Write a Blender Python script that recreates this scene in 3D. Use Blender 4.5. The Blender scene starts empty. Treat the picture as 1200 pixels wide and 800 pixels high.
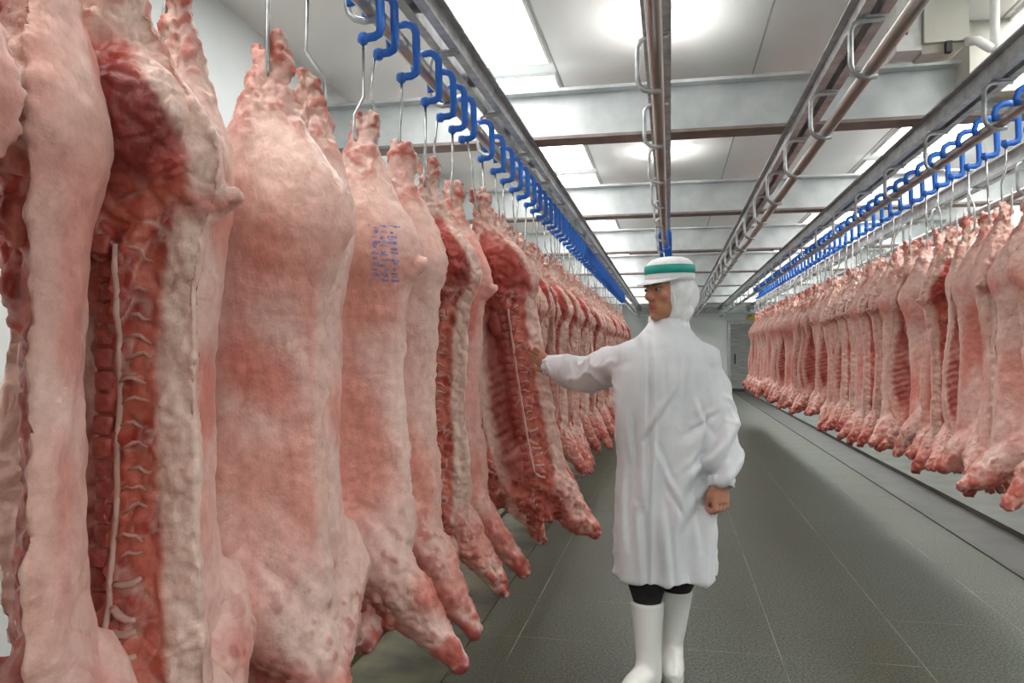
import bpy, bmesh, math, random
import numpy as np
from mathutils import Vector, Matrix, noise
from mathutils.bvhtree import BVHTree

S = bpy.context.scene
COL = S.collection
R = math.radians

# ------------------------------------------------------------------ camera
FPX = 900.0                      # focal length in pixels of the 1200 x 800 frame
PSI = math.atan(185.0 / FPX)     # the camera looks a little left of the aisle
EYE = 1.37
K = .88                          # scale of the rails and the carcasses against the floor and the worker
cam_d = bpy.data.cameras.new('camera')
cam = bpy.data.objects.new('camera', cam_d)
COL.objects.link(cam)
cam.location = (0, 0, EYE)
cam.rotation_euler = (R(90) + math.atan(12 / FPX), 0, PSI)
cam_d.sensor_fit = 'HORIZONTAL'
cam_d.sensor_width = 36.0
cam_d.lens = 36.0 * FPX / 1200.0
cam_d.clip_start = 0.05
S.camera = cam

# ------------------------------------------------------------------ world, exposure
w = bpy.data.worlds.new('world')
S.world = w
w.use_nodes = True
w.node_tree.nodes['Background'].inputs[0].default_value = (0.75, 0.85, 0.9, 1)
w.node_tree.nodes['Background'].inputs[1].default_value = 0.2
S.view_settings.view_transform = 'Standard'
S.view_settings.look = 'None'
S.view_settings.gamma = 1.0
S.view_settings.use_curve_mapping = False
S.view_settings.exposure = 0.88
LIGHT_PANEL = 5.2                # strength of the ceiling light panels
UPLIGHT = 66.0                   # strength of each trough lamp above the middle rail

# ------------------------------------------------------------------ helpers
def nd(t, kind, x=0, y=0, **kw):
    n = t.nodes.new(kind)
    n.location = (x, y)
    for k, v in kw.items():
        setattr(n, k, v)
    return n

def base_mat(name):
    m = bpy.data.materials.new(name)
    m.use_nodes = True
    t = m.node_tree
    return m, t, t.nodes['Principled BSDF']

def mat(name, c1, c2=None, scale=8.0, rough=0.5, metal=0.0, bump=0.0, bscale=40.0, spec=0.5, detail=4.0, lo=0.35, hi=0.65, stretch=(1, 1, 1)):
    m, t, b = base_mat(name)
    b.inputs['Roughness'].default_value = rough
    b.inputs['Metallic'].default_value = metal
    b.inputs['Specular IOR Level'].default_value = spec
    tc = nd(t, 'ShaderNodeTexCoord', -1000, 0)
    mp = nd(t, 'ShaderNodeMapping', -820, 0)
    mp.inputs['Scale'].default_value = stretch
    t.links.new(tc.outputs['Object'], mp.inputs['Vector'])
    if c2 is None:
        c2 = tuple(min(1, v * 1.12) for v in c1)
    n = nd(t, 'ShaderNodeTexNoise', -620, 0)
    n.inputs['Scale'].default_value = scale
    n.inputs['Detail'].default_value = detail
    t.links.new(mp.outputs['Vector'], n.inputs['Vector'])
    r = nd(t, 'ShaderNodeValToRGB', -420, 0)
    r.color_ramp.elements[0].position = lo
    r.color_ramp.elements[1].position = hi
    r.color_ramp.elements[0].color = (*c1, 1)
    r.color_ramp.elements[1].color = (*c2, 1)
    t.links.new(n.outputs['Fac'], r.inputs['Fac'])
    t.links.new(r.outputs['Color'], b.inputs['Base Color'])
    if bump:
        n2 = nd(t, 'ShaderNodeTexNoise', -620, -300)
        n2.inputs['Scale'].default_value = bscale
        n2.inputs['Detail'].default_value = 5
        t.links.new(mp.outputs['Vector'], n2.inputs['Vector'])
        bp = nd(t, 'ShaderNodeBump', -220, -300)
        bp.inputs['Strength'].default_value = bump
        bp.inputs['Distance'].default_value = 0.02
        t.links.new(n2.outputs['Fac'], bp.inputs['Height'])
        t.links.new(bp.outputs['Normal'], b.inputs['Normal'])
    return m

class MB:
    """collects vertices and faces, builds ONE mesh object"""
    def __init__(self):
        self.v = []; self.f = []
    def add(self, vs, fs):
        o = len(self.v)
        self.v += [tuple(p) for p in vs]
        self.f += [tuple(i + o for i in q) for q in fs]
        return self
    def box(self, x0, x1, y0, y1, z0, z1, M=None):
        vs = [Vector((x, y, z)) for z in (z0, z1) for y in (y0, y1) for x in (x0, x1)]
        if M is not None: vs = [M @ p for p in vs]
        return self.add(vs, [(0, 2, 3, 1), (4, 5, 7, 6), (0, 1, 5, 4), (2, 6, 7, 3), (0, 4, 6, 2), (1, 3, 7, 5)])
    def rings(self, rings, cap=True, closed=True):
        o = len(self.v); n = len(rings[0])
        for r in rings: self.v += [tuple(p) for p in r]
        for i in range(len(rings) - 1):
            for j in range(n if closed else n - 1):
                a = o + i * n + j; b = o + i * n + (j + 1) % n
                self.f.append((a, b, b + n, a + n))
        if cap:
            self.f.append(tuple(o + j for j in reversed(range(n))))
            self.f.append(tuple(o + (len(rings) - 1) * n + j for j in range(n)))
        return self
    def tube(self, path, rad, n=8, cap=True, flat=(1, 1), up=None):
        """tube along a polyline; rad is a number or one per point; flat scales the two section axes"""
        P = [Vector(p) for p in path]
        rs = rad if hasattr(rad, '__len__') else [rad] * len(P)
        rg = []; prev = None
        for i, p in enumerate(P):
            if i == 0: d = P[1] - P[0]
            elif i == len(P) - 1: d = P[-1] - P[-2]
            else: d = (P[i + 1] - P[i]).normalized() + (P[i] - P[i - 1]).normalized()
            d.normalize()
            if prev is None:
                a = Vector(up) if up else (Vector((0, 0, 1)) if abs(d.z) < .9 else Vector((0, 1, 0)))
                s = d.cross(a).normalized()
            else:
                s = (prev - d * prev.dot(d)).normalized()
            prev = s; q = d.cross(s)
            rg.append([p + (s * math.cos(2 * math.pi * k / n) * flat[0] + q * math.sin(2 * math.pi * k / n) * flat[1]) * rs[i] for k in range(n)])
        return self.rings(rg, cap)
    def ell(self, c, r, nu=16, nv=10, M=None):
        rg = []
        for i in range(1, nv):
            th = math.pi * i / nv
            rg.append([(math.sin(th) * math.cos(2 * math.pi * k / nu) * r[0], math.sin(th) * math.sin(2 * math.pi * k / nu) * r[1], -math.cos(th) * r[2]) for k in range(nu)])
        o = len(self.v)
        vs = [Vector(p) for g in rg for p in g]
        if M is not None: vs = [M @ p for p in vs]
        vs = [p + Vector(c) for p in vs]
        fs = []
        for i in range(nv - 2):
            for k in range(nu):
                a = i * nu + k; b = i * nu + (k + 1) % nu
                fs.append((a, b, b + nu, a + nu))
        fs.append(tuple(reversed(range(nu))))
        fs.append(tuple((nv - 2) * nu + k for k in range(nu)))
        return self.add(vs, fs)
    def mesh(self, name, m=None, smooth=False):
        me = bpy.data.meshes.new(name)
        me.from_pydata(self.v, [], self.f)
        me.validate()
        if m: me.materials.append(m)
        if smooth: me.polygons.foreach_set('use_smooth', [True] * len(me.polygons))
        return me
    def build(self, name, m, parent=None, smooth=False):
        return ob(name, self.mesh(name, m, smooth), parent)

def ob(name, data, parent=None, loc=None, rz=None):
    o = bpy.data.objects.new(name, data)
    COL.objects.link(o)
    if parent: o.parent = parent
    if loc is not None: o.location = loc
    if rz is not None: o.rotation_euler = (0, 0, rz)
    return o

def tag(o, label, cat=None, group=None, kind=None):
    o['label'] = label
    if cat: o['category'] = cat
    if group: o['group'] = group
    if kind: o['kind'] = kind
    return o

def struct(name, mb, m, label=None, parent=None):
    o = mb.build(name, m, parent)
    if parent is None:
        o['kind'] = 'structure'
        if label: o['label'] = label
    return o

def remesh(mb, voxel, smooth=2, fac=.5):
    """union of closed shapes -> one continuous surface"""
    me = mb.mesh('tmp')
    bm = bmesh.new(); bm.from_mesh(me)
    bmesh.ops.recalc_face_normals(bm, faces=bm.faces)
    bm.to_mesh(me); bm.free()
    o = bpy.data.objects.new('tmp', me)
    COL.objects.link(o)
    md = o.modifiers.new('r', 'REMESH'); md.mode = 'VOXEL'; md.voxel_size = voxel; md.adaptivity = 0
    if smooth:
        sm = o.modifiers.new('s', 'SMOOTH'); sm.iterations = smooth; sm.factor = fac
    dg = bpy.context.evaluated_depsgraph_get()
    out = bpy.data.meshes.new_from_object(o.evaluated_get(dg))
    bpy.data.objects.remove(o); bpy.data.meshes.remove(me)
    return out

def vcos(me):
    a = np.empty(len(me.vertices) * 3, np.float32); me.vertices.foreach_get('co', a); return a.reshape(-1, 3)
def vnor(me):
    a = np.empty(len(me.vertices) * 3, np.float32); me.vertex_normals.foreach_get('vector', a); return a.reshape(-1, 3)
def setcos(me, a):
    me.vertices.foreach_set('co', a.astype(np.float32).ravel()); me.update()
def nz(P, s, off=(0, 0, 0), st=(1, 1, 1)):
    f = noise.noise
    Q = (P * np.array(st) * s + np.array(off)).tolist()
    return np.array([f(q) for q in Q], np.float32)
def sstep(a, b, x):
    t = np.clip((x - a) / (b - a), 0, 1); return t * t * (3 - 2 * t)
def lerp(a, b, t):
    t = np.asarray(t)[..., None]; return a * (1 - t) + np.asarray(b) * t
def setcol(me, c, name='tint'):
    at = me.color_attributes.new(name, 'FLOAT_COLOR', 'POINT')
    at.data.foreach_set('color', np.concatenate([c, np.ones((len(c), 1))], 1).astype(np.float32).ravel())

def y_at(xpx, X):
    """aisle distance of the point of the vertical plane X seen in photo column xpx"""
    k = (xpx - 600) / FPX
    dx = -math.sin(PSI) + k * math.cos(PSI); dy = math.cos(PSI) + k * math.sin(PSI)
    return X * dy / dx

# ------------------------------------------------------------------ materials
M_galv = mat('galvanised_steel', (.34, .35, .36), (.52, .53, .54), 14, .42, .6, .08, 60)
M_pipe = mat('rail_pipe_steel', (.42, .41, .40), (.58, .57, .55), 6, .28, .85, .04, 80, stretch=(1, .15, 1))
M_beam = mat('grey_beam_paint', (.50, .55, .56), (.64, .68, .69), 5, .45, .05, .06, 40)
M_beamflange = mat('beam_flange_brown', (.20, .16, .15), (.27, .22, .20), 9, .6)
M_ceil = mat('white_ceiling_panel', (.85, .87, .85), (.91, .92, .90), 1.2, .32, 0, .02, 10)
M_wall = mat('pale_wall_panel', (.72, .79, .80), (.80, .86, .86), .8, .35, 0, .02, 10)
M_seam = mat('seam_grey', (.45, .47, .46), None, 8, .6)
M_blue = mat('blue_plastic', (.010, .115, .50), (.016, .15, .60), 12, .32)
M_rod = mat('stainless_rod', (.40, .40, .40), (.62, .61, .59), 20, .25, .9)
M_door = mat('brushed_steel_door', (.27, .27, .26), (.36, .36, .34), 3, .5, .3, stretch=(1, 1, 6))
M_dark = mat('dark_rubber', (.02, .02, .02), (.04, .04, .04), 8, .6)
M_wpipe = mat('white_lagged_pipe', (.75, .76, .74), (.85, .86, .84), 20, .5)
M_box = mat('beige_enclosure', (.55, .54, .47), (.62, .61, .54), 4, .5)
M_yellow = mat('yellow_sign_paint', (.75, .62, .08), None, 8, .5)

def floor_mat(name, grid):
    m, t, b = base_mat(name)
    tc = nd(t, 'ShaderNodeTexCoord', -1200, 0)
    geo = nd(t, 'ShaderNodeNewGeometry', -1200, -200)
    n1 = nd(t, 'ShaderNodeTexNoise', -900, 200); n1.inputs['Scale'].default_value = 90; n1.inputs['Detail'].default_value = 5
    n2 = nd(t, 'ShaderNodeTexNoise', -900, 0); n2.inputs['Scale'].default_value = .9; n2.inputs['Detail'].default_value = 5
    mp = nd(t, 'ShaderNodeMapping', -1050, 0); mp.inputs['Scale'].default_value = (1.3, .5, 1)
    t.links.new(geo.outputs['Position'], mp.inputs['Vector'])
    t.links.new(geo.outputs['Position'], n1.inputs['Vector'])
    t.links.new(mp.outputs['Vector'], n2.inputs['Vector'])
    r1 = nd(t, 'ShaderNodeValToRGB', -700, 200)
    r1.color_ramp.elements[0].position = .36; r1.color_ramp.elements[1].position = .68
    r1.color_ramp.elements[0].color = (.036, .043, .036, 1); r1.color_ramp.elements[1].color = (.185, .203, .170, 1)
    t.links.new(n1.outputs['Fac'], r1.inputs['Fac'])
    r2 = nd(t, 'ShaderNodeValToRGB', -700, 0)
    r2.color_ramp.elements[0].position = .3; r2.color_ramp.elements[1].position = .7
    r2.color_ramp.elements[0].color = (.62, .58, .50, 1); r2.color_ramp.elements[1].color = (1.1, 1.12, 1.1, 1)
    t.links.new(n2.outputs['Fac'], r2.inputs['Fac'])
    mx = nd(t, 'ShaderNodeMix', -450, 100, data_type='RGBA', blend_type='MULTIPLY')
    mx.inputs['Factor'].default_value = 1
    t.links.new(r1.outputs['Color'], mx.inputs['A']); t.links.new(r2.outputs['Color'], mx.inputs['B'])
    # brown dirt washed towards the gutter under the meat
    sx = nd(t, 'ShaderNodeSeparateXYZ', -900, -500); t.links.new(geo.outputs['Position'], sx.inputs[0])
    sm = nd(t, 'ShaderNodeMapRange', -700, -500); sm.inputs['From Min'].default_value = -.35; sm.inputs['From Max'].default_value = -1.0; sm.inputs['To Max'].default_value = .8
    t.links.new(sx.outputs['X'], sm.inputs['Value'])
    n3 = nd(t, 'ShaderNodeTexNoise', -900, -700); n3.inputs['Scale'].default_value = 2.2; n3.inputs['Detail'].default_value = 6
    t.links.new(mp.outputs['Vector'], n3.inputs['Vector'])
    m3 = nd(t, 'ShaderNodeMath', -500, -500, operation='MULTIPLY'); t.links.new(sm.outputs['Result'], m3.inputs[0]); t.links.new(n3.outputs['Fac'], m3.inputs[1])
    mx2 = nd(t, 'ShaderNodeMix', -250, 100, data_type='RGBA'); t.links.new(m3.outputs[0], mx2.inputs['Factor']); t.links.new(mx.outputs['Result'], mx2.inputs['A']); mx2.inputs['B'].default_value = (.10, .085, .035, 1)
    t.links.new(mx2.outputs['Result'], b.inputs['Base Color'])
    rr = nd(t, 'ShaderNodeMapRange', -450, -150)
    b.inputs['Specular IOR Level'].default_value = .28
    rr.inputs['To Min'].default_value = .36; rr.inputs['To Max'].default_value = .62
    t.links.new(n2.outputs['Fac'], rr.inputs['Value'])
    t.links.new(rr.outputs['Result'], b.inputs['Roughness'])
    bp = nd(t, 'ShaderNodeBump', -200, -300); bp.inputs['Strength'].default_value = .25; bp.inputs['Distance'].default_value = .004
    t.links.new(n1.outputs['Fac'], bp.inputs['Height']); t.links.new(bp.outputs['Normal'], b.inputs['Normal'])
    return m
M_floor = floor_mat('grey_stone_tile', False)
M_grout = mat('pale_grout', (.10, .105, .095), (.30, .31, .28), 2.2, .7)
M_gutdark = mat('dark_gutter', (.028, .027, .024), (.06, .058, .05), 4, .4)  # right gutter: near-black, darker than the left one
M_gutter = mat('stained_gutter', (.05, .045, .03), (.13, .12, .07), 4, .55, spec=.3)

def meat_mat():
    m, t, b = base_mat('raw_pork')
    at = nd(t, 'ShaderNodeAttribute', -1200, 200, attribute_name='tint')
    tc = nd(t, 'ShaderNodeTexCoord', -1400, -100)
    n1 = nd(t, 'ShaderNodeTexNoise', -1100, -50); n1.inputs['Scale'].default_value = 28; n1.inputs['Detail'].default_value = 6; n1.inputs['Roughness'].default_value = .65
    n2 = nd(t, 'ShaderNodeTexNoise', -1100, -300); n2.inputs['Scale'].default_value = 110; n2.inputs['Detail'].default_value = 3
    for n in (n1, n2): t.links.new(tc.outputs['Object'], n.inputs['Vector'])
    mr = nd(t, 'ShaderNodeValToRGB', -850, -50)
    mr.color_ramp.elements[0].position = .3; mr.color_ramp.elements[1].position = .72
    mr.color_ramp.elements[0].color = (.86, .72, .70, 1); mr.color_ramp.elements[1].color = (1.14, 1.12, 1.1, 1)
    t.links.new(n1.outputs['Fac'], mr.inputs['Fac'])
    oi = nd(t, 'ShaderNodeObjectInfo', -1100, 400)
    orr = nd(t, 'ShaderNodeValToRGB', -850, 400)
    orr.color_ramp.elements[0].color = (.96, .84, .82, 1); orr.color_ramp.elements[1].color = (1.06, 1.06, 1.05, 1)
    t.links.new(oi.outputs['Random'], orr.inputs['Fac'])
    a = nd(t, 'ShaderNodeMix', -550, 150, data_type='RGBA', blend_type='MULTIPLY'); a.inputs['Factor'].default_value = 1
    t.links.new(at.outputs['Color'], a.inputs['A']); t.links.new(mr.outputs['Color'], a.inputs['B'])
    a2 = nd(t, 'ShaderNodeMix', -350, 150, data_type='RGBA', blend_type='MULTIPLY'); a2.inputs['Factor'].default_value = 1
    t.links.new(a.outputs['Result'], a2.inputs['A']); t.links.new(orr.outputs['Color'], a2.inputs['B'])
    t.links.new(a2.outputs['Result'], b.inputs['Base Color'])
    b.inputs['Roughness'].default_value = .36
    b.inputs['Specular IOR Level'].default_value = .5
    b.inputs['Subsurface Weight'].default_value = .0
    bp = nd(t, 'ShaderNodeBump', -300, -250); bp.inputs['Strength'].default_value = .35; bp.inputs['Distance'].default_value = .012
    ad = nd(t, 'ShaderNodeMath', -800, -300, operation='MULTIPLY_ADD'); ad.inputs[1].default_value = .35
    t.links.new(n2.outputs['Fac'], ad.inputs[0]); t.links.new(n1.outputs['Fac'], ad.inputs[2])
    t.links.new(ad.outputs[0], bp.inputs['Height']); t.links.new(bp.outputs['Normal'], b.inputs['Normal'])
    return m
M_meat = meat_mat()
M_bone = mat('red_bone', (.33, .055, .042), (.50, .12, .095), 30, .4, 0, .3, 60)
M_fat = mat('pale_fat_bone', (.62, .36, .30), (.74, .52, .45), 25, .4, 0, .25, 60)
M_ink = mat('purple_ink', (.26, .19, .48), (.50, .38, .60), 60, .5)

def emat(name, c, s):
    m, t, b = base_mat(name)
    b.inputs['Base Color'].default_value = (.9, .9, .9, 1)
    b.inputs['Emission Color'].default_value = (*c, 1)
    b.inputs['Emission Strength'].default_value = s
    return m
M_lamp = emat('lit_diffuser', (1.0, .985, .95), LIGHT_PANEL)
M_tube = emat('lit_tube', (1.0, .985, .95), UPLIGHT)

# ------------------------------------------------------------------ room shell
XL, XR, YB, YF, ZC = -3.0 * K, 4.4 * K, -8.0, 27.6, EYE + 2.38 * K
struct('wall_left', MB().box(XL - .1, XL, YB, YF, 0, ZC), M_wall, 'pale blue grey panel wall behind the hanging carcasses')
struct('wall_right', MB().box(XR, XR + .1, YB, YF, 0, ZC), M_wall, 'pale panel wall behind the far row of rails')
struct('wall_back', MB().box(XL - .1, XR + .1, YB - .1, YB, 0, ZC), M_wall, 'pale panel wall closing the near end of the cold store')
struct('wall_front', MB().box(XL - .1, XR + .1, YF, YF + .1, 0, ZC), M_ceil, 'pale panel wall at the far end of the aisle')
ceil = struct('ceiling', MB().box(XL - .1, XR + .1, YB - .1, YF + .1, ZC, ZC + .1), M_ceil, 'glossy white panel ceiling above the rails')
for sx in (-.93 * K, .7 * K, 2.33 * K):
    MB().box(sx - .006, sx + .006, YB, YF, ZC - .004, ZC + .01).build('panel_joint', M_seam, ceil)

# floor slab with its tiles, the gutters under both rows and the raised strips beyond
TS = .6
fl = struct('floor', MB().box(XL - .1, XR + .1, YB - .1, YF + .1, -.12, -.0007), M_grout, 'grey stone tiled floor of the cold store aisle')
GL, GR = -.93, 2.08
X0 = .484 - 2 * TS
tile_b = MB()
g = .0026
def tile_mesh(wd, ln):
    b = MB(); h = .0006
    b.rings([[(0 + g, 0 + g, -.03), (wd - g, g, -.03), (wd - g, ln - g, -.03), (g, ln - g, -.03)],
             [(0 + g, 0 + g, -h), (wd - g, g, -h), (wd - g, ln - g, -h), (g, ln - g, -h)],
             [(g + h, g + h, 0), (wd - g - h, g + h, 0), (wd - g - h, ln - g - h, 0), (g + h, ln - g - h, 0)]])
    return b
cols = [(GL, X0)] + [(X0 + i * TS, min(X0 + (i + 1) * TS, GR)) for i in range(5)]
tm = {}
for ci, (a, b_) in enumerate(cols):
    wd = b_ - a
    me = tile_mesh(wd, TS).mesh('tile', M_floor)
    for r in range(45):
        y = .05 + r * TS
        if r < 45:
            ob('tile', me, fl, (a, y, 0))
far = MB()
for a, b_ in cols:
    for y0 in [YB + i * TS for i in range(int((.05 - YB) / TS) + 1)] + [.05 + 45 * TS + i * TS for i in range(5)]:
        y1 = min(y0 + TS, .05 if y0 < 0 else YF)
        if y1 - y0 > .05: far.box(a + g, b_ - g, y0 + g, y1 - g, -.03, 0)
o = far.build('tile_field', M_floor, fl); o['kind'] = 'stuff'
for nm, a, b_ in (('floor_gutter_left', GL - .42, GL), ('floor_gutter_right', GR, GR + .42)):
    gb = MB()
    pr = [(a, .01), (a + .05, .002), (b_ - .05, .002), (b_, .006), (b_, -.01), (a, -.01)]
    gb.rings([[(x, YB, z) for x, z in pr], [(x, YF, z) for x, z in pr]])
    struct(nm, gb, M_gutter if a < 0 else M_gutdark, 'dark shallow drain gutter running along the row of carcasses')
M_plinth = mat('green_grey_concrete', (.085, .098, .082), (.135, .15, .125), 3, .5, 0, .1, 60)
struct('floor_strip_left', MB().box(XL, GL - .42, YB, YF, -.03, .05), M_gutter, 'raised concrete strip along the wall behind the gutter')
struct('floor_strip_right', MB().box(GR + .42, XR, YB, YF, -.03, .05), M_plinth, 'raised pale concrete strip under the carcasses opposite the worker')

# ------------------------------------------------------------------ ceiling beams
BY = [K * (2.62 + 3.7 * i) for i in range(-3, 8)]
bz0, bz1 = EYE + 1.74 * K, EYE + 2.16 * K
for y in BY:
    e = ob('ceiling_beam', None, None, (0, y, 0)); e['kind'] = 'structure'; e['label'] = 'grey painted steel beam crossing under the ceiling'
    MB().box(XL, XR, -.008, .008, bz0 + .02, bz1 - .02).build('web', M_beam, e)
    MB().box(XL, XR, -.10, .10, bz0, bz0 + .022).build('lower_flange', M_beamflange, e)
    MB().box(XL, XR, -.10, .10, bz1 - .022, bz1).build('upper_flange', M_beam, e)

# ceiling light panels: two strips, a panel in every bay
for si, (xa, xb, where) in enumerate(((-1.75 * K, -.97 * K, 'above the row the worker touches'), (2.4 * K, 3.4 * K, 'above the row opposite the worker'))):
    for bi in range(len(BY) - 1):
        ya, yb = BY[bi] + .13, BY[bi + 1] - .13
        e = ob('ceiling_light', None, None, ((xa + xb) / 2, (ya + yb) / 2, ZC))
        nb = bi - 3
        tag(e, 'bright white ceiling light panel ' + where + (', %s bay in view' % ('nearest', 'second', 'third', 'fourth', 'fifth', 'sixth', 'seventh', 'eighth')[nb] if nb >= 0 else ', behind the camera'), 'ceiling light', 'ceiling light panels ' + where)
        hx, hy = (xb - xa) / 2, (yb - ya) / 2
        MB().box(-hx, hx, -hy, hy, -.018, -.006).build('diffuser', M_lamp, e)
        fr = MB()
        fr.box(-hx - .02, hx + .02, -hy - .02, -hy, -.022, -.001).box(-hx - .02, hx + .02, hy, hy + .02, -.022, -.001)
        fr.box(-hx - .02, -hx, -hy, hy, -.022, -.001).box(hx, hx + .02, -hy, hy, -.022, -.001)
        fr.build('frame', M_ceil, e)

# ------------------------------------------------------------------ overhead rails
ZP = EYE + 1.36 * K                  # pipe centre
ZCH = EYE + 1.61 * K - .01                 # underside of the channel
RAILS = [(-1.16 * K, 'overhead rail carrying the carcasses the worker touches'), (-.06 * K, 'empty overhead rail running above the worker'),
         (.95 * K, 'empty overhead rail above the middle of the aisle'), (1.92 * K, 'overhead rail carrying the carcasses opposite the worker'),
         (2.95 * K, 'overhead rail behind the carcasses opposite the worker')]
bar = MB()
def cbar(sgn):
    b = MB(); s = sgn
    pr = [(.018, 0), (.062, 0), (.062, .012), (.028, .012), (.028, .118), (.062, .118), (.062, .13), (.018, .13)]
    pr = [(x * s, z) for x, z in pr]
    if s > 0: pr = pr[::-1]
    return b.rings([[(x, YB + .3, ZCH + z) for x, z in pr], [(x, YF - .6, ZCH + z) for x, z in pr]])
me_barL, me_barR = cbar(-1).mesh('channel_bar', M_galv), cbar(1).mesh('channel_bar', M_galv)
pb = MB().tube([(0, YB + .3, 0), (0, YF - .6, 0)], .030, 20)
me_pipe = pb.mesh('pipe', M_pipe, True)
sp = MB().box(-.03, .03, -.09, .09, ZCH + .045, ZCH + .06); me_spacer = sp.mesh('spacer_plate', M_galv)
hg = MB()
# C-shaped hanger: bolted under the channel, down on the left, curling under the pipe
hp = [(.05, 0, ZCH - .012), (-.045, 0, ZCH - .012), (-.072, 0, ZCH - .025), (-.085, 0, ZCH - .05), (-.085, 0, ZP + .02), (-.078, 0, ZP - .012), (-.055, 0, ZP - .034), (-.02, 0, ZP - .044), (.02, 0, ZP - .040)]
hg.tube(hp, .012, 10)
hg.box(-.03, .06, -.03, .03, ZCH - .006, ZCH + .001)
me_hanger = hg.mesh('hanger', M_galv, True)
HY = [K * (2.85 + 1.07 * i) for i in range(-4, 26)]
for x, lab in RAILS:
    e = ob('overhead_rail', None, None, (x, 0, 0)); tag(e, lab, 'rail', 'overhead rails')
    ob('channel_bar', me_barL, e); ob('channel_bar', me_barR, e)
    p = ob('pipe', me_pipe, e, (0, 0, ZP))
    for y in HY:
        ob('hanger', me_hanger, e, (0, y, 0))
        ob('spacer_plate', me_spacer, e, (0, y + .53, 0))
e = MB().box(-1.3 * K, 3.1 * K, YF - .62, YF - .5, ZCH - .1, ZCH + .12).build('cross_rail', M_galv)
tag(e, 'grey steel cross rail joining the overhead rails at the far wall', 'rail')

# ------------------------------------------------------------------ hooks
def strap_path():
    return [(-.046, 0, -.012), (-.050, 0, .025), (-.040, 0, .058), (-.012, 0, .076), (.024, 0, .078), (.048, 0, .066), (.058, 0, .04), (.060, 0, -.02), (.062, 0, -.10), (.056, 0, -.118), (.040, 0, -.126), (.0, 0, -.128), (-.018, 0, -.126)]
me_strap = MB().tube(strap_path(), .0130, 10, flat=(1.25, .75)).mesh('slide_hook', M_blue, True)
me_knob = MB().tube([(0, 0, -.112), (0, 0, -.122), (0, 0, -.138), (0, 0, -.150)], [.014, .019, .019, .011], 10).mesh('swivel_knob', M_blue, True)
rods = []
for k, (b1, b2) in enumerate(((.035, -.28), (.05, -.33), (.02, -.25))):
    ar = [(b1 * math.cos(a) * 1.2, 0, -.47 + .042 * math.sin(a)) for a in np.linspace(0, -math.pi, 9)]
    pth = [(0, 0, -.14), (0, 0, b2), (b1 * 1.2, 0, b2 - .08)] + ar + [(-b1 * 1.25, 0, -.40), (-b1 * 1.3, 0, -.36)]
    rd = [.0058] * (len(pth) - 1) + [.002]
    rods.append(MB().tube(pth, rd, 8).mesh('rod', M_rod, True))
rng = random.Random(5)
def hook(x, y, lab, grp, rz=0.0, k=None, swing=0.0):
    e = ob('sliding_hook', None, None, (x, y, ZP)); tag(e, lab, 'hook', grp)
    ob('slide_hook', me_strap, e); ob('swivel_knob', me_knob, e)
    r = ob('rod', rods[rng.randrange(3) if k is None else k], e); r.rotation_euler = (Matrix.Rotation(-math.atan(swing / .44), 3, 'Y') @ Matrix.Rotation(rz, 3, 'Z')).to_euler()
    return e

# ------------------------------------------------------------------ pork halves
LEFT_X, RIGHT_X = -1.16 * K, 1.92 * K
ZA = ZP - .44                    # height of the hock hole
T_w  = np.array([ .035, .0, -.08, -.16, -.26, -.36, -.46, -.56, -.70, -.90, -1.10, -1.30, -1.45, -1.58, -1.68, -1.74])
T_vb = np.array([.022, .042, .060, .095, .150, .215, .248, .200, .180, .175, .175, .185, .195, .18, .13, .07])
T_vf = np.array([-.022, -.040, -.055, -.082, -.125, -.165, -.185, -.165, -.165, -.195, -.215, -.21, -.19, -.15, -.09, -.03])
T_t  = np.array([.020, .045, .062, .088, .125, .155, .16, .130, .110, .105, .11, .13, .15, .15, .12, .07])
T_bi = np.array([.012, .025, .035, .050, .085, .115, .105, .0, .0, .0, .0, .01, .02, .03, .03, .02])
T_cv = np.array([0, 0, 0, 0, 0, 0, .05, .75, 1, 1, 1, 1, .55, .1, 0, 0.])
SKIN_A = np.array([.79, .395, .335]); SKIN_B = np.array([.88, .67, .615]); SKIN_R = np.array([.70, .19, .145])
FAT = np.array([.84, .68, .60]); FLESH = np.array([.40, .055, .042]); FLESH2 = np.array([.62, .18, .13]); BLOOD = np.array([.30, .02, .022])
SPINE_V = .012
KS = .94                         # size of a pork half

def voro(P, s, off):
    """distance between the two nearest cells: small on the seams between muscles"""
    f = noise.voronoi
    out = np.empty(len(P), np.float32)
    for i, q in enumerate((P * s + np.array(off)).tolist()):
        d_ = f(q)[0]; out[i] = d_[1] - d_[0]
    return out

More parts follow.
